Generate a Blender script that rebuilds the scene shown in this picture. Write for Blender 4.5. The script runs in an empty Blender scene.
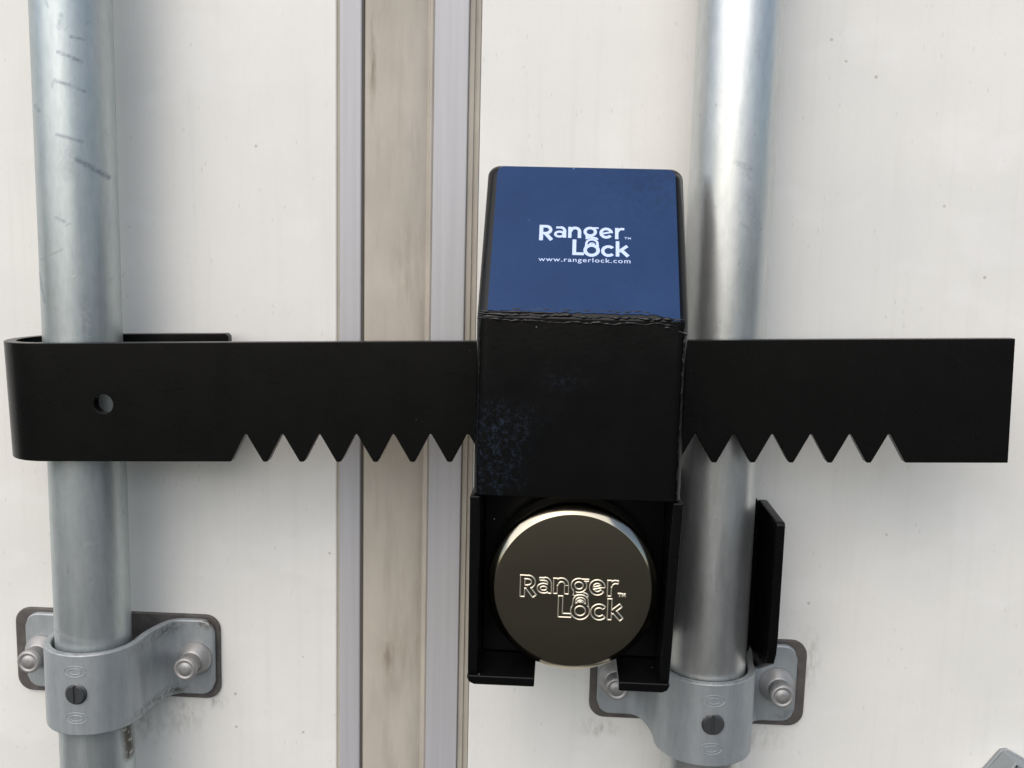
import bpy, bmesh, math, random
import numpy as np
from mathutils import Vector, Matrix, noise as mnoise
random.seed(4)
R = math.radians
S = bpy.context.scene
COL = S.collection
MM = 0.001
H = 1400.0      # mm, height of the camera above the ground; scene numbers below are mm relative to the camera height

# ------------------------------------------------------------------ camera
cam_d = bpy.data.cameras.new('camera'); cam = bpy.data.objects.new('camera', cam_d); COL.objects.link(cam)
S.camera = cam
ax = np.array([[0.99835863, 0.03136614, -0.04791874],
               [0.05182577, -0.1386869, 0.98897929],
               [0.02437476, -0.98983944, -0.14008483]])
right, down, fwd = ax[:, 0], ax[:, 1], ax[:, 2]
m = Matrix.Identity(4)
for i in range(3):
    m[i][0] = right[i]; m[i][1] = -down[i]; m[i][2] = -fwd[i]
m[0][3] = 0; m[1][3] = -0.570; m[2][3] = H * MM
cam.matrix_world = m
cam_d.sensor_width = 36; cam_d.lens = 36 * 1000 / 1024
cam_d.clip_start = 0.02; cam_d.clip_end = 500

# ------------------------------------------------------------------ world, sun, exposure
W = bpy.data.worlds.new('World'); S.world = W; W.use_nodes = True
wn = W.node_tree.nodes; wl = W.node_tree.links
sky = wn.new('ShaderNodeTexSky'); sky.sky_type = 'NISHITA'; sky.sun_disc = False
SUN_EL = R(48); SUN_AZ = math.atan2(-0.36, -0.85)
sky.sun_elevation = SUN_EL; sky.sun_rotation = SUN_AZ
sky.air_density = 1.0; sky.dust_density = 2.5; sky.ozone_density = 0.8
bg = wn['Background']; bg.inputs['Strength'].default_value = 0.15
wl.new(sky.outputs[0], bg.inputs[0])
sd = bpy.data.lights.new('sun', 'SUN'); so = bpy.data.objects.new('sun', sd); COL.objects.link(so)
sd.energy = 2.0; sd.angle = R(95); sd.color = (1.0, 0.935, 0.86)
dirv = Vector((math.sin(SUN_AZ) * math.cos(SUN_EL), math.cos(SUN_AZ) * math.cos(SUN_EL), math.sin(SUN_EL)))
so.rotation_euler = dirv.to_track_quat('Z', 'Y').to_euler(); so.location = (0, 0, 5)
S.view_settings.view_transform = 'Standard'; S.view_settings.look = 'None'
S.view_settings.exposure = 0.14; S.view_settings.gamma = 1.0
S.render.engine = 'CYCLES'

# ------------------------------------------------------------------ helpers
def tag(o, label=None, cat=None, group=None, kind=None):
    if label: o['label'] = label
    if cat: o['category'] = cat
    if group: o['group'] = group
    if kind: o['kind'] = kind
    return o

def thing(name, base, label, cat, group=None):
    o = bpy.data.objects.new(name, None); COL.objects.link(o)
    o.empty_display_size = 0.02
    o.location = (base[0] * MM, base[1] * MM, (base[2] + H) * MM)
    return tag(o, label, cat, group)

def root_of(p):
    v = Vector((0, 0, 0))
    while p is not None:
        v += p.location; p = p.parent
    return v

def obj(name, verts, faces, mat, parent=None, smooth=True, bevel=0, seg=3, angle=35, wn_=True):
    """verts in mm (camera-height frame) -> one mesh object"""
    off = root_of(parent) if parent is not None else Vector((0, 0, 0))
    vs = [(v[0] * MM - off.x, v[1] * MM - off.y, (v[2] + H) * MM - off.z) for v in verts]
    me = bpy.data.meshes.new(name); me.from_pydata(vs, [], [tuple(int(i) for i in f) for f in faces]); me.update()
    bm = bmesh.new(); bm.from_mesh(me)
    bmesh.ops.recalc_face_normals(bm, faces=bm.faces); bm.to_mesh(me); bm.free()
    o = bpy.data.objects.new(name, me); COL.objects.link(o)
    me.materials.append(mat)
    if smooth:
        for p in me.polygons: p.use_smooth = True
    if bevel:
        b = o.modifiers.new('bevel', 'BEVEL'); b.width = bevel * MM; b.segments = seg
        b.limit_method = 'ANGLE'; b.angle_limit = R(angle)
        if wn_:
            w = o.modifiers.new('wn', 'WEIGHTED_NORMAL'); w.keep_sharp = True
    if parent is not None: o.parent = parent
    return o

class MB:
    def __init__(s): s.v = []; s.f = []
    def add(s, v, f):
        n = len(s.v); s.v += [tuple(q) for q in v]; s.f += [tuple(i + n for i in q) for q in f]; return s
    def box(s, x0, x1, y0, y1, z0, z1):
        return s.add([(x0, y0, z0), (x1, y0, z0), (x1, y1, z0), (x0, y1, z0), (x0, y0, z1), (x1, y0, z1), (x1, y1, z1), (x0, y1, z1)],
                     [(0, 3, 2, 1), (4, 5, 6, 7), (0, 1, 5, 4), (1, 2, 6, 5), (2, 3, 7, 6), (3, 0, 4, 7)])
    def prism(s, poly, d0, d1, fn):
        """poly of 2-D points; fn(a,b,d) -> xyz"""
        n = len(poly)
        v = [fn(a, b, d0) for a, b in poly] + [fn(a, b, d1) for a, b in poly]
        f = [tuple(range(n))[::-1], tuple(range(n, 2 * n))] + [(i, (i + 1) % n, n + (i + 1) % n, n + i) for i in range(n)]
        return s.add(v, f)
    def lathe(s, prof, cx, cz, n=64, caps=True):
        """prof of (radius, y); axis along Y through (cx, cz)"""
        v = []
        for r, y in prof:
            for k in range(n):
                a = 2 * math.pi * k / n; v.append((cx + r * math.cos(a), y, cz + r * math.sin(a)))
        f = []
        for i in range(len(prof) - 1):
            for k in range(n):
                k2 = (k + 1) % n; f.append((i * n + k, i * n + k2, (i + 1) * n + k2, (i + 1) * n + k))
        if caps: f.append(tuple(range(n))); f.append(tuple((len(prof) - 1) * n + k for k in range(n))[::-1])
        return s.add(v, f)
    def tube(s, pts, rads, n=8):
        pts = [Vector(p) for p in pts]; v = []; N = len(pts)
        if not hasattr(rads, '__len__'): rads = [rads] * N
        for i, p in enumerate(pts):
            t = (pts[min(i + 1, N - 1)] - pts[max(i - 1, 0)]).normalized()
            u = t.cross(Vector((0, 1, 0.01))).normalized(); w = t.cross(u)
            for k in range(n):
                a = 2 * math.pi * k / n; v.append(tuple(p + rads[i] * (u * math.cos(a) + w * math.sin(a))))
        f = [(i * n + k, i * n + (k + 1) % n, (i + 1) * n + (k + 1) % n, (i + 1) * n + k) for i in range(N - 1) for k in range(n)]
        f += [tuple(range(n)), tuple((N - 1) * n + k for k in range(n))[::-1]]
        return s.add(v, f)
    def build(s, name, mat, parent=None, **k): return obj(name, s.v, s.f, mat, parent, **k)

def rrect(x0, x1, z0, z1, r, n=6):
    p = []
    for cx, cz, a0 in ((x1 - r, z1 - r, 0), (x0 + r, z1 - r, 90), (x0 + r, z0 + r, 180), (x1 - r, z0 + r, 270)):
        for k in range(n + 1):
            a = R(a0 + 90 * k / n); p.append((cx + r * math.cos(a), cz + r * math.sin(a)))
    return p
XZ = lambda a, b, d: (a, d, b)
YZ = lambda a, b, d: (d, a, b)

# ------------------------------------------------------------------ materials
class NT:
    def __init__(s, name):
        s.m = bpy.data.materials.new(name); s.m.use_nodes = True
        s.n = s.m.node_tree.nodes; s.l = s.m.node_tree.links; s.p = s.n['Principled BSDF']
        g = s.n.new('ShaderNodeNewGeometry'); s.pos = g.outputs['Position']
    def v(s, x): return x
    def set(s, **k):
        for a, b in k.items():
            i = s.p.inputs[a.replace('_', ' ')]
            if hasattr(b, 'is_linked') or isinstance(b, bpy.types.NodeSocket): s.l.new(b, i)
            else: i.default_value = b
        return s
    def mapping(s, scale, loc=(0, 0, 0)):
        q = s.n.new('ShaderNodeMapping'); q.inputs['Scale'].default_value = scale; q.inputs['Location'].default_value = loc
        s.l.new(s.pos, q.inputs[0]); return q.outputs[0]
    def noise(s, scale=1, detail=3, rough=.5, vec=(1, 1, 1), loc=(0, 0, 0)):
        q = s.n.new('ShaderNodeTexNoise'); q.inputs['Scale'].default_value = scale
        q.inputs['Detail'].default_value = detail; q.inputs['Roughness'].default_value = rough
        s.l.new(s.mapping(vec, loc), q.inputs['Vector']); return q.outputs['Fac']
    def voronoi(s, scale, vec=(1, 1, 1)):
        q = s.n.new('ShaderNodeTexVoronoi'); q.inputs['Scale'].default_value = scale
        s.l.new(s.mapping(vec), q.inputs['Vector']); return q
    def rng(s, x, a, b, c=0., d=1.):
        q = s.n.new('ShaderNodeMapRange'); s.l.new(x, q.inputs[0])
        for i, w in zip((1, 2, 3, 4), (a, b, c, d)): q.inputs[i].default_value = w
        return q.outputs[0]
    def math(s, op, a, b=0.):
        q = s.n.new('ShaderNodeMath'); q.operation = op
        for i, w in enumerate((a, b)):
            if isinstance(w, bpy.types.NodeSocket): s.l.new(w, q.inputs[i])
            else: q.inputs[i].default_value = w
        return q.outputs[0]
    def mix(s, fac, a, b):
        q = s.n.new('ShaderNodeMix'); q.data_type = 'RGBA'
        for sock, w in ((q.inputs[0], fac), (q.inputs[6], a), (q.inputs[7], b)):
            if isinstance(w, bpy.types.NodeSocket): s.l.new(w, sock)
            elif sock == q.inputs[0]: sock.default_value = w
            else: sock.default_value = (*w, 1)
        return q.outputs[2]
    def bump(s, h, strength=.3, dist=.0002):
        q = s.n.new('ShaderNodeBump'); q.inputs['Strength'].default_value = strength; q.inputs['Distance'].default_value = dist
        s.l.new(h, q.inputs['Height']); s.l.new(q.outputs[0], s.p.inputs['Normal'])
        return s
    def attr(s, name):
        q = s.n.new('ShaderNodeAttribute'); q.attribute_name = name; return q
    def near(s, x, z, rx, rz):
        """1 at (x,z) mm falling to 0 at the ellipse (world position)"""
        sp = s.n.new('ShaderNodeSeparateXYZ'); s.l.new(s.pos, sp.inputs[0])
        a = s.math('DIVIDE', s.math('SUBTRACT', sp.outputs[0], x * MM), rx * MM)
        b = s.math('DIVIDE', s.math('SUBTRACT', sp.outputs[2], (z + H) * MM), rz * MM)
        r = s.math('SQRT', s.math('ADD', s.math('MULTIPLY', a, a), s.math('MULTIPLY', b, b)))
        return s.rng(r, 0, 1, 1, 0)

def rgb(c): return (*c, 1)

# door paint
t = NT('white_door_paint')
streak = t.noise(1, 4, .6, (160, 160, 6)); patch = t.noise(9, 4, .55); grain = t.noise(900, 2, .5)
base = t.mix(t.rng(patch, .35, .7), (.78, .775, .735), (.70, .705, .675))
base = t.mix(t.rng(streak, .52, .80, 0, .3), base, (.60, .59, .545))
fine = t.rng(t.noise(1, 5, .75, (620, 620, 240)), .35, .68, 0, .15); base = t.mix(fine, base, (.60, .60, .565))
sm = t.math('MULTIPLY', t.rng(t.noise(1, 2, .5, (14, 14, 26), (.4, 0, 2)), .56, .62), t.rng(t.noise(60, 3, .6), .35, .6, .3, 1)); base = t.mix(t.math('MULTIPLY', sm, .3), base, (.82, .825, .81))
sp1 = t.voronoi(120); sel = t.n.new('ShaderNodeSeparateColor'); t.l.new(sp1.outputs['Color'], sel.inputs[0])
spot = t.math('MULTIPLY', t.rng(sp1.outputs['Distance'], .07, .14, 1, 0), t.rng(sel.outputs[0], .88, .92))
base = t.mix(t.math('MULTIPLY', spot, t.rng(sel.outputs[1], 0, 1, .15, .7)), base, (.32, .30, .25))
sp2 = t.voronoi(420, (1, 1, .35)); sel2 = t.n.new('ShaderNodeSeparateColor'); t.l.new(sp2.outputs['Color'], sel2.inputs[0])
spot2 = t.math('MULTIPLY', t.rng(sp2.outputs['Distance'], .1, .25, 1, 0), t.rng(sel2.outputs[0], .90, .96, 0, .35))
base = t.mix(spot2, base, (.45, .43, .38))
# grime under the two clamps
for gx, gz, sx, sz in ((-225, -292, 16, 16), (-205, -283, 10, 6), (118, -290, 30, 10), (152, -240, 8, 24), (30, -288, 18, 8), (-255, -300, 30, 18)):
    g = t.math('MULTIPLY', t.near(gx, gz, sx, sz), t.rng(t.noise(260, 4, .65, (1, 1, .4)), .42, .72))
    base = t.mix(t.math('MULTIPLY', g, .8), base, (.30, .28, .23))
t.set(Base_Color=base, Roughness=.42)
t.bump(t.math('ADD', t.noise(1, 2, .5, (700, 700, 60)), t.math('MULTIPLY', grain, .6)), .25, .00006)
M_door = t.m

t = NT('satin_aluminium_trim')
t.set(Base_Color=t.mix(t.rng(t.noise(1, 3, .6, (300, 300, 5)), .35, .7), (.465, .467, .482), (.42, .422, .435)), Roughness=.45, Metallic=0.15)
t.bump(t.noise(700, 2), .12, .00005)
M_trim = t.m

t = NT('weathered_rubber_seal')
a = t.rng(t.noise(1, 5, .6, (38, 38, 20)), .32, .70); b = t.rng(t.noise(1, 4, .6, (120, 120, 14), (3, 1, 2)), .5, .72)
base = t.mix(a, (.47, .435, .375), (.39, .36, .305)); base = t.mix(t.math('MULTIPLY', b, .5), base, (.31, .28, .235))
for gx, gz, sx, sz, k in ((-98, -248, 5, 14, .5), (-109, 95, 3, 35, .55), (-90, -20, 14, 40, .2), (-92, -250, 16, 40, .2)):
    g = t.math('MULTIPLY', t.near(gx, gz, sx, sz), t.rng(t.noise(1, 3, .6, (260, 260, 60)), .35, .6))
    base = t.mix(t.math('MULTIPLY', g, k * 1.3), base, (.16, .125, .08))
t.set(Base_Color=base, Roughness=.7); t.bump(t.noise(1, 4, .6, (500, 500, 120)), .25, .0001)
M_seal = t.m

t = NT('beige_joint'); t.set(Base_Color=t.mix(t.rng(t.noise(1, 3, .6, (80, 80, 20)), .3, .7), (.42, .39, .33), (.33, .305, .26)), Roughness=.7); M_joint = t.m
t = NT('dark_gap'); t.set(Base_Color=rgb((.13, .115, .10)), Roughness=.8); M_gap = t.m

def galv(name, c1, c2, c3, rough, metal, attr=False, grime=()):
    t = NT(name)
    a = t.rng(t.noise(1, 4, .6, (120, 120, 14)), .35, .68); b = t.rng(t.noise(60, 4, .6), .35, .7)
    base = t.mix(a, c1, c2); base = t.mix(t.math('MULTIPLY', b, .3), base, c3)
    rg = t.rng(t.noise(1, 3, .6, (90, 90, 10), (5, 0, 0)), .3, .7, rough - .05, rough + .1)
    if attr:
        at = t.attr('mark'); sc = t.n.new('ShaderNodeSeparateColor'); t.l.new(at.outputs['Color'], sc.inputs[0])
        nz = t.rng(t.noise(500, 3, .6), .25, .6)
        mk = t.math('MULTIPLY', sc.outputs[0], nz)
        base = t.mix(t.math('MULTIPLY', mk, .8), base, (.10, .12, .17)); rust = t.math('MULTIPLY', sc.outputs[1], t.rng(t.noise(300, 3, .6), .3, .45))
        base = t.mix(rust, base, (.085, .065, .04))
        wht = sc.outputs[2]; base = t.mix(t.math('MULTIPLY', wht, .6), base, (.8, .8, .8))
        t.set(Metallic=t.math('MULTIPLY', t.math('SUBTRACT', 1, t.math('MAXIMUM', rust, t.math('MULTIPLY', mk, .5))), metal))
        rg = t.math('ADD', rg, t.math('MULTIPLY', rust, .3))
    else: t.set(Metallic=metal)
    for gx, gz, sx, sz, k, col in grime:
        g = t.math('MULTIPLY', t.near(gx, gz, sx, sz), t.rng(t.noise(350, 4, .65), .38, .62)); base = t.mix(t.math('MULTIPLY', g, k * .55), base, col)
    t.set(Base_Color=base, Roughness=rg)
    dg = t.rng(t.noise(1, 5, .7, (330, 330, 110), (1, 7, 3)), .44, .60)
    base = t.mix(t.math('MULTIPLY', dg, .14), base, tuple(q * .55 for q in c2)); t.set(Base_Color=base)
    pit = t.rng(t.noise(420, 3, .55), .62, .75)
    t.bump(t.math('ADD', t.math('MULTIPLY', pit, .8), t.noise(130, 2, .5)), .30, .00013)
    return t.m
M_rodL = galv('dull_galvanised_pipe', (.51, .56, .56), (.44, .495, .505), (.58, .605, .60), .36, .74, True)
M_rodR = galv('bright_galvanised_pipe', (.66, .68, .67), (.58, .605, .60), (.70, .71, .69), .34, .9, True)
M_cast = galv('zinc_plated_clamp', (.40, .435, .45), (.32, .355, .375), (.47, .49, .49), .45, .5, grime=((-207, -231, 9, 4, 2.2, (.10, .065, .03)), (-227, -272, 12, 5, 2, (.07, .06, .045)), (-228, -233, 10, 5, 1.6, (.09, .08, .065)), (-262, -227, 30, 3.5, 1.8, (.12, .10, .08)), (-250, -227, 9, 2.5, 2.5, (.7, .7, .68)), (85, -228, 30, 3, 1.4, (.16, .15, .14)), (140, -272, 10, 6, 1.5, (.12, .11, .1))))
M_bolt = galv('matt_zinc_bolt', (.40, .395, .385), (.33, .33, .325), (.44, .435, .425), .45, .6)
M_grey = galv('grey_steel_bracket', (.34, .37, .38), (.28, .31, .33), (.40, .42, .42), .5, .5)

t = NT('dark_mounting_rubber'); t.set(Base_Color=t.mix(t.rng(t.noise(150, 3), .3, .7), (.065, .058, .055), (.11, .10, .09)), Roughness=.7); M_pad = t.m
t = NT('black_screw'); t.set(Base_Color=rgb((.09, .095, .10)), Roughness=.35, Metallic=.6); t.bump(t.noise(900, 2), .3, .0001); M_screw = t.m

def black(name, base, rough, dust=False, orange=.35, spec=.5):
    t = NT(name); c = base
    dn = t.voronoi(260); s2 = t.n.new('ShaderNodeSeparateColor'); t.l.new(dn.outputs['Color'], s2.inputs[0])
    fleck = t.math('MULTIPLY', t.rng(dn.outputs['Distance'], .06, .12, 1, 0), t.rng(s2.outputs[0], .988, .99))
    col = t.mix(fleck, base, (.35, .35, .36))
    if dust:
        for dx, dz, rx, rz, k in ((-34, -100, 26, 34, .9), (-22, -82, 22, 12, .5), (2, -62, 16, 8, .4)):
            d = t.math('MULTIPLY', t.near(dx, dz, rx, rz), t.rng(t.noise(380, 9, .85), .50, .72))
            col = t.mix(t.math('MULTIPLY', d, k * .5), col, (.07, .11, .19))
    sc = t.math('MULTIPLY', t.rng(t.noise(28, 4, .6), .5, .7), t.rng(t.noise(1, 5, .75, (700, 700, 420), (2, 0, 1)), .56, .70))
    col = t.mix(t.math('MULTIPLY', sc, .15), col, (.045, .047, .046))
    t.set(Base_Color=col, Roughness=t.rng(t.noise(55, 5, .65), .3, .7, rough - .02, rough + .04), Specular_IOR_Level=spec)
    t.bump(t.math('ADD', t.noise(520, 2, .5), t.math('MULTIPLY', t.noise(1500, 2, .5), .4)), orange, .00007)
    return t.m
M_black = black('black_powder_coat', (.003, .0032, .0033), .25, spec=.15)
M_bar = black('black_painted_bar', (.0035, .0037, .0035), .27, spec=.16)
M_box = black('black_box_paint', (.0022, .0024, .0025), .19, dust=True, spec=.30, orange=.5)
M_bead = black('glossy_black_weld', (.005, .005, .0055), .18, orange=.8, spec=.4)

t = NT('painted_sky_reflection')  # sky mirrored in the black sloping face, put into the base colour as blue
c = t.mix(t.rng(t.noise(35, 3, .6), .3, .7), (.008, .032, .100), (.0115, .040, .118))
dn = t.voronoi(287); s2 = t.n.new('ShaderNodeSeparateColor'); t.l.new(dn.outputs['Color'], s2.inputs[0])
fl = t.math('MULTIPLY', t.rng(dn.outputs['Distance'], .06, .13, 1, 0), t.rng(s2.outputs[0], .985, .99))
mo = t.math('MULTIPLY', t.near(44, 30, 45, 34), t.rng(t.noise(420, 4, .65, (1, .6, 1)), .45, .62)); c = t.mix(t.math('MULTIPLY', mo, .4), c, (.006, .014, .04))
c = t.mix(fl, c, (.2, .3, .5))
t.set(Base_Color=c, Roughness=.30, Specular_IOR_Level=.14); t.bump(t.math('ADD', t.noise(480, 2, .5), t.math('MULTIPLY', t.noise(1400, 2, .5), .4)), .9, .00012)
M_sky_refl = t.m
t = NT('pale_blue_print'); t.set(Base_Color=rgb((.50, .60, .85)), Roughness=.5, Specular_IOR_Level=.2); M_print = t.m

t = NT('satin_nickel')
br = t.noise(1, 3, .6, (1400, 1400, 40)); sp = t.voronoi(230); s2 = t.n.new('ShaderNodeSeparateColor'); t.l.new(sp.outputs['Color'], s2.inputs[0])
fl = t.math('MULTIPLY', t.rng(sp.outputs['Distance'], .06, .12, 1, 0), t.rng(s2.outputs[0], .95, .96))
t.set(Base_Color=t.mix(t.attr('relief').outputs['Fac'], t.mix(fl, (.38, .345, .255), (.9, .85, .7)), (.75, .69, .56)), Metallic=1.0, Roughness=t.math('MAXIMUM', t.rng(br, .3, .7, .07, .12), t.math('MULTIPLY', t.attr('relief').outputs['Fac'], .5)))
t.bump(br, .06, .00003); M_nickel = t.m

t = NT('grey_asphalt'); t.set(Base_Color=t.mix(t.noise(40, 4), (.016, .0155, .013), (.024, .023, .020)), Roughness=.9); t.bump(t.noise(300, 3), .5, .004); M_asph = t.m

# ------------------------------------------------------------------ setting: the yard the trailer stands on
g = MB().add([(-150000, -150000, -H), (150000, -150000, -H), (150000, 150000, -H), (-150000, 150000, -H)], [(0, 1, 2, 3)]).build('ground', M_asph, None, smooth=False)
tag(g, 'grey asphalt yard the trailer stands on', 'ground', kind='structure')

# ------------------------------------------------------------------ the two doors with seal
ZB, ZT = -900., 1350.
def strip(name, poly, mat, parent, **k):
    return MB().prism(poly, ZB, ZT, lambda a, b, d: (a, b, d)).build(name, mat, parent, **k)
dl = thing('trailer_door', (-700, 15, ZB), 'white painted trailer door on the left, behind the thinner scuffed grey rod', 'door', 'trailer rear doors')
strip('door_panel', [(-1250, 0), (-129.6, 0), (-129.6, 30), (-1250, 30)], M_door, dl, bevel=1.2, smooth=True)
strip('joint_strip', [(-129.6, 1.2), (-127.6, .6), (-127.6, 28), (-129.6, 28)], M_joint, dl, smooth=False)
strip('edge_trim', [(-127.6, -1.8), (-127.2, -2.3), (-115.8, -2.3), (-115.2, -1.8), (-115.2, 28), (-127.6, 28)], M_trim, dl, smooth=False, bevel=.4)
strip('edge_gap', [(-115.2, -.4), (-114.2, -.4), (-114.2, 28), (-115.2, 28)], M_gap, dl, smooth=False)
dr = thing('trailer_door', (650, 15, ZB), 'white painted trailer door on the right, behind the bright rod, carrying the beige seal', 'door', 'trailer rear doors')
strip('door_panel', [(-49.4, 0), (1250, 0), (1250, 30), (-49.4, 30)], M_door, dr, bevel=1.2)
seal = [(-114.2, 28), (-114.2, .5), (-113.2, -1.2), (-110, -2.2), (-104, -2.6), (-96, -2.8), (-88, -2.6), (-82, -2.0), (-79.2, -.6), (-78.4, -.2), (-77.8, -.2), (-77.2, -1.6), (-76.0, -2.0), (-75.0, -1.2), (-75.0, 28)]
strip('rubber_seal', seal, M_seal, dr, smooth=True, bevel=.3, angle=40)
strip('edge_trim', [(-75.0, -1.6), (-74.4, -2.4), (-56.2, -2.4), (-55.8, -2.0), (-55.8, 28), (-75.0, 28)], M_trim, dr, smooth=False, bevel=.4)
strip('joint_strip', [(-55.8, -.2), (-55.2, -.8), (-52.6, -.8), (-52.2, .3), (-51.5, .3), (-51.2, -.2), (-49.4, -.2), (-49.4, 28), (-55.8, 28)], M_joint, dr, smooth=False)

# ------------------------------------------------------------------ rods
def seg_d(a, z, p, q):
    p = np.array(p, float); q = np.array(q, float); d = q - p; L = (d ** 2).sum() + 1e-9
    tt = np.clip(((a - p[0]) * d[0] + (z - p[1]) * d[1]) / L, 0, 1)
    return np.hypot(a - p[0] - tt * d[0], z - p[1] - tt * d[1])

def rod(name, xc, mat, label, marks, turn, r):
    yc = -37.0
    zs = np.concatenate([[ZB + 20, -600], np.arange(-340, 160, .8), [400, ZT - 30]])
    th = np.concatenate([np.arange(170, 390, 1.6), np.arange(390, 530, 10)]); n = len(th); tr = np.radians(th)
    X = xc + r * np.cos(tr); Yv = yc + r * np.sin(tr)
    phi = np.arctan2(X - xc, -(Yv - yc)) - R(turn)      # marks are given across the side that faces the yard
    A, Z = np.meshgrid(np.where(np.cos(phi) > -.05, r * np.sin(phi), 999), zs)
    Af = A
    V = [(X[k], Yv[k], z) for z in zs for k in range(n)]
    F = [(i * n + k, i * n + (k + 1) % n, (i + 1) * n + (k + 1) % n, (i + 1) * n + k) for i in range(len(zs) - 1) for k in range(n)]
    F += [tuple(range(n)), tuple((len(zs) - 1) * n + k for k in range(n))[::-1]]
    o = obj(name, V, F, mat)
    ch = [np.zeros_like(Z) for _ in range(3)]
    for c, p, q, w, s in marks:
        dd = seg_d(Af, Z, p, q); ch[c] = np.maximum(ch[c], s * np.clip(1.3 - dd / w, 0, 1))
    at = o.data.color_attributes.new('mark', 'FLOAT_COLOR', 'POINT')
    arr = np.ones((len(V), 4), np.float32)
    for c in range(3): arr[:, c] = ch[c].ravel()
    at.data.foreach_set('color', arr.ravel())
    return tag(o, label, 'rod', 'locking rods of the trailer doors')
mk = [(0, (-1, 98), (5, 97), .7, .8), (0, (-7, 90), (4, 86), .9, .8), (0, (-9, 76), (5, 71.5), .8, .8), (0, (-9, 49), (3, 46), .9, .6),
      (0, (0, 37), (15, 29), 1.6, .9), (0, (-19, 64), (-17, 61), .9, .6), (0, (-11, 7), (-7, 5), .8, .7), (1, (-19, -15), (-8, -9), .5, .35),
      (0, (-20.5, -22), (-18, -37), .9, .8), (0, (-4, 40), (-3, 30), 5, .25), (0, (2, -35), (3, -60), 3, .35), (0, (0, -38), (1, -58), 1.4, .5),
      (0, (-12, 115), (-11, 112), .8, .5), (0, (-6, 102), (-5, 108), 1.4, .4), (0, (3, 118), (5, 119), 1.2, .6),
      (1, (15, -272), (17, -298), 3.4, 1.0), (1, (11, -276), (18, -280), 3.0, .9), (1, (-19, -220), (18, -228), 1.2, .25), (2, (-3, -168), (4, -168), .8, .4)]
for k in range(26):
    a = random.uniform(-18, 17); z = random.uniform(-220, 120); mk.append((0, (a, z), (a + random.uniform(-1, 3), z + random.uniform(-3, 3)), random.uniform(.25, .5), random.uniform(.3, .7)))
rod('locking_rod', -261.6, M_rodL, 'dull bluish grey steel rod with dark scuffs, inside the black bar loop', mk, 26.4, 20.4)
mk = [(0, (2, 42), (9, 39), 1.6, .5), (0, (7, 38), (9, 34), 1.0, .45), (0, (9, 28), (13, 10), 2.6, .3), (0, (6, 12), (12, 8), 1.2, .35),
      (0, (9, 100), (10, 92), 1.0, .25), (0, (14, -255), (17, -256), .5, .3), (2, (-8, -150), (-2, -150), .4, .3)]
for k in range(30):
    a = random.uniform(-18, 17); z = random.uniform(-210, 120); mk.append((0, (a, z), (a + random.uniform(-.3, .3), z + random.uniform(-1.5, 1.5)), random.uniform(.2, .45), random.uniform(.3, .7)))
rod('locking_rod', 85.4, M_rodR, 'bright shiny steel rod standing right beside the black lock box', mk, -9.1, 21.8)

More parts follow.
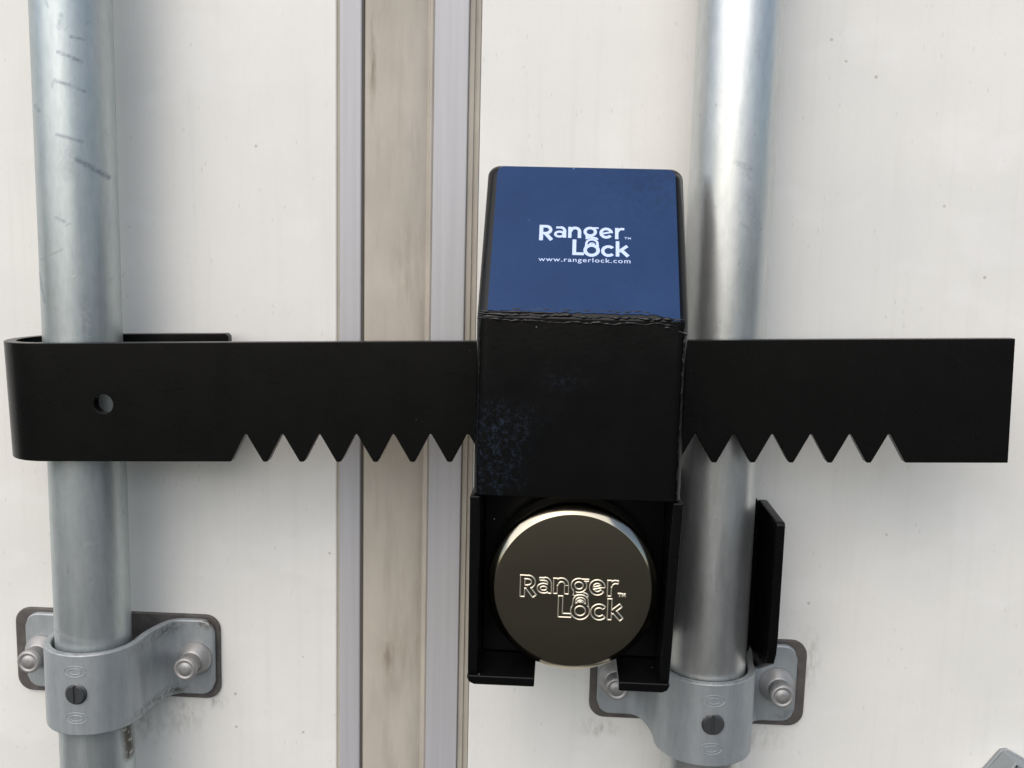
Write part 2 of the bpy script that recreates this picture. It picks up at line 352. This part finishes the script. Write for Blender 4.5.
# ------------------------------------------------------------------ rod clamps
def make_clamp(xc, zc, label):
    T = thing('rod_clamp', (xc, 0, zc), label, 'clamp', 'clamps holding the rods to the doors')
    MB().prism(rrect(xc - 66.5, xc + 60.2, zc - 28.6, zc + 24.3, 9), -2.4, 0.3, XZ).build('mounting_pad', M_pad, T, bevel=.8, smooth=True)
    half = []
    for x, y in ((58, -5), (50, -5), (42, -5), (37, -5.2), (33.5, -7), (31, -10.5), (29, -15), (27.4, -20), (26, -26), (25.2, -31)): half.append((x, y))
    for a in range(0, 91, 6): half.append((25 * math.cos(R(a)), -37 - 25 * math.sin(R(a))))
    path = half + [(-x, y) for x, y in reversed(half[:-1])]
    P = []
    for i in range(len(path) - 1):
        for k in range(4):
            s_ = k / 4; P.append((path[i][0] * (1 - s_) + path[i + 1][0] * s_, path[i][1] * (1 - s_) + path[i + 1][1] * s_))
    P.append(path[-1]); P = np.array(P)
    for _ in range(4): P[1:-1] = (P[:-2] + 2 * P[1:-1] + P[2:]) / 4
    n = len(P); tng = np.gradient(P, axis=0); tng /= np.linalg.norm(tng, axis=1)[:, None]; nr = np.stack([tng[:, 1], -tng[:, 0]], 1)
    V = []; Hh, rc = 23.3, 8.0
    for i in range(n):
        d = 58 - abs(P[i, 0]) if abs(P[i, 1]) < 8 else 99
        hh = Hh if d > rc else Hh - (rc - math.sqrt(max(0, rc * rc - (rc - d) ** 2)))
        # the drawn sheet stretches a little where it wraps the rod
        for off, zz in ((-2, -hh), (2, -hh), (2, hh), (-2, hh)):
            p = P[i] + nr[i] * off; V.append((xc + p[0], p[1], zc - .6 + zz))
    F = [(i * 4 + k, i * 4 + (k + 1) % 4, (i + 1) * 4 + (k + 1) % 4, (i + 1) * 4 + k) for i in range(n - 1) for k in range(4)]
    F += [(0, 1, 2, 3), tuple((n - 1) * 4 + k for k in (3, 2, 1, 0))]
    obj('clamp_strap', V, F, M_cast, T, bevel=.9, seg=3, angle=50)
    for sx in (-47.5, 46.5):
        b = MB().lathe([(10.4, -6.5), (10.4, -8.6), (10.0, -9.2), (7.6, -13.2), (6.9, -13.8), (6.6, -14.2)], xc + sx, zc - .8, 40).build('bolt_collar', M_bolt, T, bevel=0, smooth=True)
        MB().lathe([(6.2, -13.6), (6.2, -20), (6.7, -20.6), (6.9, -21.5), (6.8, -23.4), (6.2, -24.2), (5.0, -24.4), (4.5, -23.7), (4.1, -23.7), (3.7, -24.3), (1.2, -24.5), (.01, -24.5)], xc + sx, zc - .8, 40).build('bolt_pin', M_bolt, T, smooth=True)
    # slotted screw in the front of the strap
    sx, sz = xc + 1.2, zc + .6
    base = MB().lathe([(6.0, -62), (6.0, -64.05), (5.4, -64.5), (.01, -64.5)], sx, sz, 36).build('clamp_screw', M_screw, T, smooth=False)
    q = MB()
    for a0, a1 in ((-82, 82), (98, 262)):
        pts = [(sx + 5.2 * math.cos(R(a0 + (a1 - a0) * k / 16)), sz + 5.2 * math.sin(R(a0 + (a1 - a0) * k / 16))) for k in range(17)]
        q.prism(pts, -65.3, -64.3, XZ)
    s2 = q.build('screw_head', M_screw, base, bevel=.35, smooth=True)
    for zz in (zc + 13.5, zc - 13.5):
        for rx, rz in ((6.0, 3.2), (3.4, 1.7)):
            e = MB()
            pts = []
            for k in range(29):
                a = 2 * math.pi * k / 28; xx = rx * math.cos(a) + 1; th = xx / 27.0
                pts.append((xc + 27.0 * math.sin(th), -37 - 27.0 * math.cos(th), zz + rz * math.sin(a)))
            e.tube(pts, .2, 6)
            e.build('stamped_ring', M_cast, T)
    return T
def clone(o, parent=None):
    c = o.copy(); COL.objects.link(c); c.parent = parent
    for ch in list(o.children): clone(ch, c)
    return c
cl = make_clamp(-260.8, -251.5, 'zinc plated clamp holding the dull rod, both of its bolts in plain view')
cr = clone(cl); cr.location.x = 85.6 * MM
[c for c in cr.children if c.name.startswith('mounting_pad')][0].location.x = 4.2 * MM
cr['label'] = 'zinc plated clamp under the lock, its left bolt partly hidden by the black housing'

# rust mark sub-part on the first clamp's ear
# ------------------------------------------------------------------ toothed bar
slope = math.atan(.0342); BT = 6.0
x_end, xbend, ro, ri = 224.0, -271.0, 29.0, 23.0
Lf = x_end - xbend                    # front straight length
Rm = (ro + ri) / 2; Larc = math.pi * Rm; Lb = -187 - xbend
hw = 31.2
# unrolled outline: s from right end (0) to the left, w across
out = [(0, hw), (0, -hw)]
aps = [-162.6 + 19.28 * k for k in range(18)]
def s_of(x): return x_end - x
nd = 14.8
for x in reversed(aps):
    for dx, dz in ((8.6, 0), (8.2, .5), (.7, nd - .6), (0.0, nd), (-.7, nd - .6), (-8.2, .5), (-8.6, 0)):
        out.append((s_of(x + dx), -hw + dz))
Ltot = Lf + Larc + Lb
out += [(Ltot - 1.5, -hw), (Ltot, -hw + 1.5), (Ltot, hw - 1.5), (Ltot - 1.5, hw)]
bm = bmesh.new()
vs = [bm.verts.new((a, b, 0)) for a, b in out]
es = [bm.edges.new((vs[i], vs[(i + 1) % len(vs)])) for i in range(len(vs))]
hx = -237.0; hz_w = -88.4 - (-79.6 + .0342 * hx)
hv = [bm.verts.new((s_of(hx) + 5.1 * math.cos(2 * math.pi * k / 36), hz_w + 5.1 * math.sin(2 * math.pi * k / 36), 0)) for k in range(36)]
es += [bm.edges.new((hv[i], hv[(i + 1) % 36])) for i in range(36)]
bmesh.ops.triangle_fill(bm, edges=es, use_beauty=True)
for k in range(0, 25):
    bmesh.ops.bisect_plane(bm, geom=bm.verts[:] + bm.edges[:] + bm.faces[:], plane_co=(Lf + Larc * k / 24, 0, 0), plane_no=(1, 0, 0))
r_ = bmesh.ops.extrude_face_region(bm, geom=bm.faces[:])
for e_ in r_['geom']:
    if isinstance(e_, bmesh.types.BMVert): e_.co.z = BT
cs, sn = math.cos(slope), math.sin(slope)
V = []
bm.verts.index_update()
for v in bm.verts:
    s_, w, dp = v.co
    if s_ <= Lf: x, y = x_end - s_, -68 + dp
    elif s_ <= Lf + Larc:
        a = math.pi * (s_ - Lf) / Larc; rr = ro - dp; x, y = xbend - rr * math.sin(a), -39 - rr * math.cos(a)
    else: x, y = xbend + (s_ - Lf - Larc), -10 - dp
    V.append((x * cs - w * sn, y, -79.6 + x * sn + w * cs))
F = [[v.index for v in f.verts] for f in bm.faces]
bm.free()
bar = obj('locking_bar', V, F, M_bar, None, bevel=.55, seg=3, angle=40)
tag(bar, 'long flat black bar with saw teeth along its lower edge, hooked round the left rod', 'bar')

# ------------------------------------------------------------------ lock
L = thing('cargo_door_lock', (9, -60, -212), 'black steel lock box with a blue sky reflection painted on its sloping top face, clamped on the toothed bar', 'lock')
X0, X1 = -39.3, 57.9
prof = [(-114, -117.8), (-114, -33.5), (-62, 38.0), (-54, 38.0), (-54, -38), (-71, -38), (-71, -117.8)]
bm = bmesh.new()
a = [bm.verts.new((X0, y, z)) for y, z in prof]; b = [bm.verts.new((X1, y, z)) for y, z in prof]
n = len(prof)
bm.faces.new(a); bm.faces.new(b[::-1])
side = [bm.faces.new((a[i], a[(i + 1) % n], b[(i + 1) % n], b[i])) for i in range(n)]
bmesh.ops.recalc_face_normals(bm, faces=bm.faces)
def E_(p, q): return [e for e in bm.edges if (e.verts[0] in p and e.verts[1] in q) or (e.verts[1] in p and e.verts[0] in q)]
ed = []
for arr in (a, b):
    ed += E_([arr[0]], [arr[1]]) + E_([arr[1]], [arr[2]]) + E_([arr[2]], [arr[3]])
ed += E_([a[2]], [b[2]])
bmesh.ops.bevel(bm, geom=ed, offset=5.6, segments=8, profile=.5, affect='EDGES', clamp_overlap=True)
bm.verts.index_update()
V = [tuple(v.co) for v in bm.verts]; F = [[v.index for v in f.verts] for f in bm.faces]; bm.free()
obj('cover', V, F, M_box, L, bevel=.5, seg=2, angle=28)
# slope frame
P0 = np.array([0, -114, -33.5]); sv = np.array([0, 52, 71.5]); sv /= np.linalg.norm(sv); sn_ = np.array([0, -sv[2], sv[1]])
def SL(u, v, h): p = P0 + sv * v + sn_ * h; return (u, p[1], p[2])
# blue sky reflection of the black slope, painted as a thin skin, lower edge ragged
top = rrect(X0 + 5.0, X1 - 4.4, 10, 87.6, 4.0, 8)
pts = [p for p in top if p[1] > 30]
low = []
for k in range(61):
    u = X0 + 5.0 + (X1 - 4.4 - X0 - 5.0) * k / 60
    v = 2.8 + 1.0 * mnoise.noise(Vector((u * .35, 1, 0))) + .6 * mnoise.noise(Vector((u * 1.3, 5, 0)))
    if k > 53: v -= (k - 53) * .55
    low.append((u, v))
MB().prism(pts + low, .05, .30, SL).build('sky_reflection_skin', M_sky_refl, L, smooth=False)
# rough weld and torn paint along the fold
bd = MB()
def lump(x, y0, z0, seed, amp, r0, r1, u0, u1, fn):
    P = []; Rr = []; N = 170
    for k in range(N):
        u = u0 + (u1 - u0) * k / (N - 1)
        q = mnoise.noise(Vector((u * .13, seed, 0))) * amp + mnoise.noise(Vector((u * .5, seed, 3))) * amp * .4
        q2 = mnoise.noise(Vector((u * .5, seed, 9)))
        P.append(fn(u, q, q2)); s_ = abs(mnoise.noise(Vector((u * .22, seed, 7)))) * 2
        e = min(1, min(k, N - 1 - k) / 5 + .15)
        Rr.append((r0 + (r1 - r0) * min(1, s_)) * e)
    bd.tube(P, Rr, 9)
lump(0, 0, 0, 1.3, 1.0, .25, 1.0, X0 + .8, X1 - 1.5, lambda u, q, q2: SL(u, .9 + q, .1 + .25 * q2))
lump(0, 0, 0, 4.3, 1.1, .15, .8, X0 + .4, X1 - 6, lambda u, q, q2: (u, -114.1 - .3 * q2, -35.3 + q))
lump(0, 0, 0, 8.1, .7, .15, .42, -25, 41, lambda u, q, q2: SL(u, 4.1 + q * .8, .15))
lump(0, 0, 0, 9.7, .6, .2, .7, X0 + 1, 4, lambda u, q, q2: SL(u, 2.4 + q * .8, .2))
lump(0, 0, 0, 12.7, 1.0, .5, 1.3, X1 - 12, X1 - .8, lambda u, q, q2: (u, -113.4, -36.5 - (u - X1 + 12) * .25 + q * .7))
bd.build('fold_bead', M_bead, L)
for sd_, base_x, yy, wd in ((21.7, X1 - 2.2, -113.3, .6), (25.7, X0 + 1.6, -112.9, .3)):
    bd = MB()
    lump(0, 0, 0, sd_, .3, wd * .6, wd, -117, -37, lambda u, q, q2: (base_x + q + .3 * q2, yy, u))
    bd.build('side_bead', M_bead, L)
# lower housing: side walls, bottom with shackle slot, back plate, hook flange
YF, YB = -114.0, -9.0
def wall(x0t, x1t, x0b, x1b):
    zt, zb = -118.2, -210.6
    r = 3.5
    mb = MB(); poly = [(YF, zt), (YF, zb + 7)] + [(YF + 7 - 7 * math.cos(R(q)), zb + 7 - 7 * math.sin(R(q))) for q in (20, 40, 60, 80)] + [(YF + 7, zb), (YB, zb), (YB, zt)]
    f = lambda x_t, x_b: [(x_t + (x_b - x_t) * (zt - z) / (zt - zb), y, z) for y, z in poly]
    n = len(poly)
    v = f(x0t, x0b) + f(x1t, x1b)
    return mb.add(v, [tuple(range(n)), tuple(range(n, 2 * n))[::-1]] + [(i, (i + 1) % n, n + (i + 1) % n, n + i) for i in range(n)])
wall(-40.6, -35.8, -40.1, -35.4).build('side_wall', M_black, L, bevel=.8)
wall(54.4, 59.2, 51.6, 56.4).build('side_wall', M_black, L, bevel=.8)
def floor_piece(x0, x1, rl, rr):
    # plate seen from in front: cross-section in x,z with rounded outer lower corner
    p = []
    zt, zb = -206.6, -211.2
    if rl: p += [(x0, zt + .0), (x0, zb + 3.5), (x0 + 1.0, zb + 1.1), (x0 + 3.5, zb)]
    else: p += [(x0, zt), (x0, zb)]
    if rr: p += [(x1 - 3.5, zb), (x1 - 1.0, zb + 1.1), (x1, zb + 3.5), (x1, zt)]
    else: p += [(x1, zb), (x1, zt)]
    return MB().prism(p, -114.6, YB - .5, XZ)
floor_piece(-40.4, -7.9, True, False).build('bottom_lip', M_black, L, bevel=.7)
floor_piece(32.6, 56.8, False, True).build('bottom_lip', M_black, L, bevel=.7)
MB().box(-35.3, 54.0, -84, -80, -206.4, -118.4).build('inner_plate', M_black, L, bevel=.5)
# slot through inner plate is hidden by the padlock; hook behind the rod
hk = []
yb0, yb1 = -14.2, -9.4
V2 = [(-36, yb1), (114.2, yb1), (116.8, yb1 - 1), (118.2, yb1 - 3.4), (118.2, -63), (113.6, -63), (113.6, yb0 - .6), (113.0, yb0), (-36, yb0)]
bm = bmesh.new()
hookv = []
zt, zb = -140.0, -210.0
mbk = MB(); mbk.prism([(-36, yb1), (113.6, yb1), (113.6, yb0), (-36, yb0)], -231, -140, lambda a, b, d: (a, b, d))
mbk.build('hook_plate', M_black, L, bevel=.6)
poly = [(-9.4, -148), (-10.4, -143), (-13, -140.3), (-17, -139.6), (-61.5, -139.6), (-63, -141), (-63, -204), (-61.5, -212), (-58, -218.5), (-53, -221), (-24, -236), (-21, -227), (-9.4, -227)]
MB().prism(poly, 113.8, 118.4, YZ).build('hook_flange', M_black, L, bevel=.8)

# ------------------------------------------------------------------ lettering built from strokes (signed distance -> mesh)
def sd_seg(X, Y, p, q, w):
    p = np.array(p, float); q = np.array(q, float); d = q - p; Ln = np.linalg.norm(d); d /= Ln
    mx, my = (p + q) / 2; a = np.abs((X - mx) * d[0] + (Y - my) * d[1]) - Ln / 2; b = np.abs(-(X - mx) * d[1] + (Y - my) * d[0]) - w
    return np.hypot(np.maximum(a, 0), np.maximum(b, 0)) + np.minimum(np.maximum(a, b), 0)
def sd_arc(X, Y, c, rx, ry, w, a0=0, a1=360):
    """ring; angles in degrees, y downwards, so 0 = right, 90 = down"""
    k = (X - c[0]) / rx, (Y - c[1]) / ry; rr = np.hypot(*k) + 1e-9
    g = np.hypot(k[0] / rx, k[1] / ry) / rr + 1e-9
    d = np.abs(rr - 1) / g - w
    if a1 - a0 < 360:
        an = (np.degrees(np.arctan2(k[1], k[0])) - a0) % 360; inside = an <= (a1 - a0)
        ends = 1e9
        for q in (a0, a1):
            ex, ey = c[0] + rx * math.cos(R(q)), c[1] + ry * math.sin(R(q)); tx, ty = -rx * math.sin(R(q)), ry * math.cos(R(q)); tn = math.hypot(tx, ty); tx /= tn; ty /= tn
            al = np.abs((X - ex) * tx + (Y - ey) * ty); pe = np.abs(-(X - ex) * ty + (Y - ey) * tx) - w
            ends = np.minimum(ends, np.hypot(al, np.maximum(pe, 0)))
        d = np.where(inside, d, ends)
    return d
def logo(X, Y):
    D = np.full(X.shape, 99.)
    w = .93; thin = .05
    def s(*a, w_=w):
        nonlocal D; D = np.minimum(D, sd_seg(X, Y, a[0], a[1], w_ - thin * (w_ > .5)))
    def c(ce, rx, ry, a0=0, a1=360, w_=.85):
        nonlocal D; D = np.minimum(D, sd_arc(X, Y, ce, rx, ry, w_ - thin * (w_ > .5), a0, a1))
    # R
    s((.95, 0), (.95, 9.2), w_=.98); s((.9, .8), (3.4, .8), w_=.8); s((.9, 4.9), (3.3, 4.9), w_=.75); c((3.2, 2.85), 2.2, 2.05, -90, 90, .85); s((2.9, 4.9), (6.0, 8.9), w_=.98)
    # a
    s((8.0, 1.35), (10.6, 1.35), w_=.62); c((10.2, 3.2), 1.9, 1.9, -90, 0, .75); s((12.1, 2.9), (12.1, 7.35), w_=.85); c((9.7, 5.3), 2.0, 1.45, w_=.68)
    # n
    s((14.6, .8), (14.6, 7.35), w_=.85); c((17.1, 3.6), 2.1, 2.2, -180, 0, .85); s((19.2, 3.5), (19.2, 7.35), w_=.88)
    # g : upper bowl, ear, link into the shackle
    c((24.3, 3.5), 2.45, 2.25, w_=.8); s((24.6, 1.15), (28.3, 1.15), w_=.45); s((22.6, 5.4), (22.9, 7.4), w_=.65)
    c((25.1, 8.1), 2.6, 1.2, -170, 0, .6)
    # shackle arch above the o
    c((25.2, 10.2), 2.55, 2.1, -180, 0, .62); s((22.65, 10.0), (22.4, 12.4), w_=.62); s((27.75, 10.0), (27.95, 12.4), w_=.62)
    c((25.2, 11.0), 1.1, .9, -180, 0, .32)
    # e
    c((31.9, 4.05), 2.45, 2.5, 35, 358, .82); s((29.6, 4.55), (34.3, 3.4), w_=.55)
    # r
    s((36.9, .8), (36.9, 7.5), w_=.85); c((39.4, 3.6), 2.1, 2.2, -175, -95, .75); s((38.9, 1.35), (40.5, 1.5), w_=.72)
    # L
    s((16.9, 8.3), (16.9, 17.4), w_=.95); s((16.2, 16.6), (21.5, 16.6), w_=.85)
    # o
    c((25.1, 14.4), 3.05, 2.9, w_=.9)
    # c
    c((33.0, 14.6), 2.65, 2.6, 42, 318, .85)
    # k
    s((37.3, 8.7), (37.3, 17.7), w_=.9); s((38.0, 14.7), (41.9, 11.4), w_=.85); s((38.9, 13.8), (42.3, 17.5), w_=.95)
    # TM
    for a, b in (((40.6, 6.3), (41.9, 6.3)), ((41.2, 6.3), (41.2, 7.5)), ((42.3, 7.5), (42.4, 6.3)), ((42.4, 6.3), (42.9, 7.2)), ((42.9, 7.2), (43.4, 6.3)), ((43.4, 6.3), (43.5, 7.5))): s(a, b, w_=.12)
    return D
def fill_sdf(D, xs, ys, mapf):
    """marching squares, filled where D<0"""
    V = []; F = []; cache = {}
    def vert(key, x, y):
        if key not in cache: cache[key] = len(V); V.append(mapf(x, y))
        return cache[key]
    ny, nx = D.shape
    ii, jj = np.where((np.minimum(np.minimum(D[:-1, :-1], D[1:, :-1]), np.minimum(D[:-1, 1:], D[1:, 1:])) < 0))
    for i, j in zip(ii.tolist(), jj.tolist()):
        cs_ = [(i, j), (i, j + 1), (i + 1, j + 1), (i + 1, j)]; poly = []
        for k in range(4):
            a, b = cs_[k], cs_[(k + 1) % 4]; da, db = D[a], D[b]
            if da < 0: poly.append(vert(('v',) + a, xs[a[1]], ys[a[0]]))
            if (da < 0) != (db < 0):
                t_ = da / (da - db); key = ('e',) + (min(a, b) + max(a, b))
                poly.append(vert(key, xs[a[1]] + (xs[b[1]] - xs[a[1]]) * t_, ys[a[0]] + (ys[b[0]] - ys[a[0]]) * t_))
        if len(set(poly)) >= 3: F.append(tuple(poly))
    return V, F
xs = np.arange(-.5, 44.2, .11); ys = np.arange(-.5, 18.4, .11); GX, GY = np.meshgrid(xs, ys)
V, F = fill_sdf(logo(GX, GY), xs, ys, lambda x, y: SL(-12.16 + x, 51.97 - y * .985, .36))
lg = obj('logo_print', V, F, M_print, L, smooth=False)
def text_obj(name, body, size, width, mapf, mat, parent, spacing=1.0):
    cu = bpy.data.curves.new('tmp', 'FONT'); cu.body = body; cu.size = 1; cu.space_character = spacing; cu.offset = .004; cu.resolution_u = 4
    o = bpy.data.objects.new('tmp', cu); COL.objects.link(o); bpy.context.view_layer.update()
    me = bpy.data.meshes.new_from_object(o.evaluated_get(bpy.context.evaluated_depsgraph_get()))
    vs_ = np.array([v.co[:] for v in me.vertices]); fs = [tuple(p.vertices) for p in me.polygons]
    bpy.data.objects.remove(o); bpy.data.curves.remove(cu)
    x0, x1 = vs_[:, 0].min(), vs_[:, 0].max(); k = width / (x1 - x0)
    r = obj(name, [mapf((v[0] - x0) * k, v[1] * size) for v in vs_], fs, mat, parent, smooth=False)
    bpy.data.meshes.remove(me); return r
text_obj('web_address', 'www.rangerlock.com', 3.6, 43.2, lambda x, y: SL(-12.0 + x, 30.9 + y, .36), M_print, L, 1.12)

# ------------------------------------------------------------------ puck padlock
PX, PZ, PY = 9.1, -163.4, -111.0
K = thing('puck_padlock', (PX, -95, -205), 'round satin nickel padlock with embossed lettering, seated in the black lock housing', 'padlock')
lw0, lw1, lh0, lh1 = -27.0, 26.6, 8.5, -17.5      # lettering rectangle relative to the centre
k = 1.15
NX, NZ = 560, 270
gx = np.linspace(lw0, lw1, NX); gz = np.linspace(lh0, lh1, NZ); GX, GZ = np.meshgrid(gx, gz)
D = logo((GX + 25.0) / k, (6.5 - GZ) / k) * k
Hh = .34 * np.clip(1 - np.abs(D) / .36, 0, 1)
Hh = Hh * Hh * (3 - 2 * Hh / .30) / .30 if False else Hh
for _ in range(2):
    Hp = np.pad(Hh, 1, mode='edge'); Hh = (Hp[:-2, 1:-1] + Hp[2:, 1:-1] + Hp[1:-1, :-2] + Hp[1:-1, 2:] + 2 * Hh) / 6
V = [(PX + GX[i, j], PY - Hh[i, j], PZ + GZ[i, j]) for i in range(NZ) for j in range(NX)]
F = [(i * NX + j, i * NX + j + 1, (i + 1) * NX + j + 1, (i + 1) * NX + j) for i in range(NZ - 1) for j in range(NX - 1)]
border = [(0, j) for j in range(NX)] + [(i, NX - 1) for i in range(1, NZ)] + [(NZ - 1, j) for j in range(NX - 2, -1, -1)] + [(i, 0) for i in range(NZ - 2, 0, -1)]
rings = [(37.0, PY), (37.2, PY + .03), (37.4, PY + .15), (38.1, PY + .65), (40.3, PY + 2.35), (40.9, PY + 3.1), (41.2, PY + 4.0), (41.3, PY + 5.0), (41.5, PY + 22), (38, PY + 23.5)]
nb = len(border); ang = [math.atan2(GZ[i, j] , GX[i, j]) for i, j in border]
prev = [i * NX + j for i, j in border]
for r, y in rings:
    st = len(V); V += [(PX + r * math.cos(a), y, PZ + r * math.sin(a)) for a in ang]
    F += [(prev[q], prev[(q + 1) % nb], st + (q + 1) % nb, st + q) for q in range(nb)]
    prev = list(range(st, st + nb))
F.append(tuple(prev))
pk = obj('padlock_body', V, F, M_nickel, K, smooth=True)
ra = np.zeros(len(V), np.float32); ra[:NX * NZ] = np.clip(Hh.ravel() / .12, 0, 1); ra[NX * NZ + nb * 2:NX * NZ + nb * 7] = .30
pk.data.attributes.new('relief', 'FLOAT', 'POINT').data.foreach_set('value', ra)
# sub-flush shackle plate behind the body
MB().lathe([(37, PY + 23.6), (37, PY + 23.9), (20, PY + 23.95)], PX, PZ, 48).build('back_plate', M_nickel, K, smooth=False)

# ------------------------------------------------------------------ bracket at the lower right corner
B = thing('handle_bracket', (285, 0, -345), 'small grey steel bracket corner at the bottom right of the right door', 'bracket')
outer = [(238, -318), (262.5, -282.6), (266, -281.8), (300, -300), (330, -345), (238, -345)]
def shrink(p, c, q): return [(c[0] + (a - c[0]) * q, c[1] + (b - c[1]) * q) for a, b in p]
MB().prism(outer, -3.0, 0.2, XZ).build('base_plate', M_grey, B, bevel=.8)
mb = MB()
for a_, b_ in (((237, -320), (264, -281.5)), ((264, -281.5), (300, -301)), ):
    a_ = np.array(a_); b_ = np.array(b_); d_ = (b_ - a_) / np.linalg.norm(b_ - a_); nn = np.array([d_[1], -d_[0]]) * 3.0
    p = [tuple(a_), tuple(b_), tuple(b_ + nn), tuple(a_ + nn)]
    mb.prism(p, -19, -3.1, XZ)
mb.build('folded_flange', M_grey, B, bevel=.8)
B.location.x += 3.5 * MM; B.location.z -= 6.5 * MM
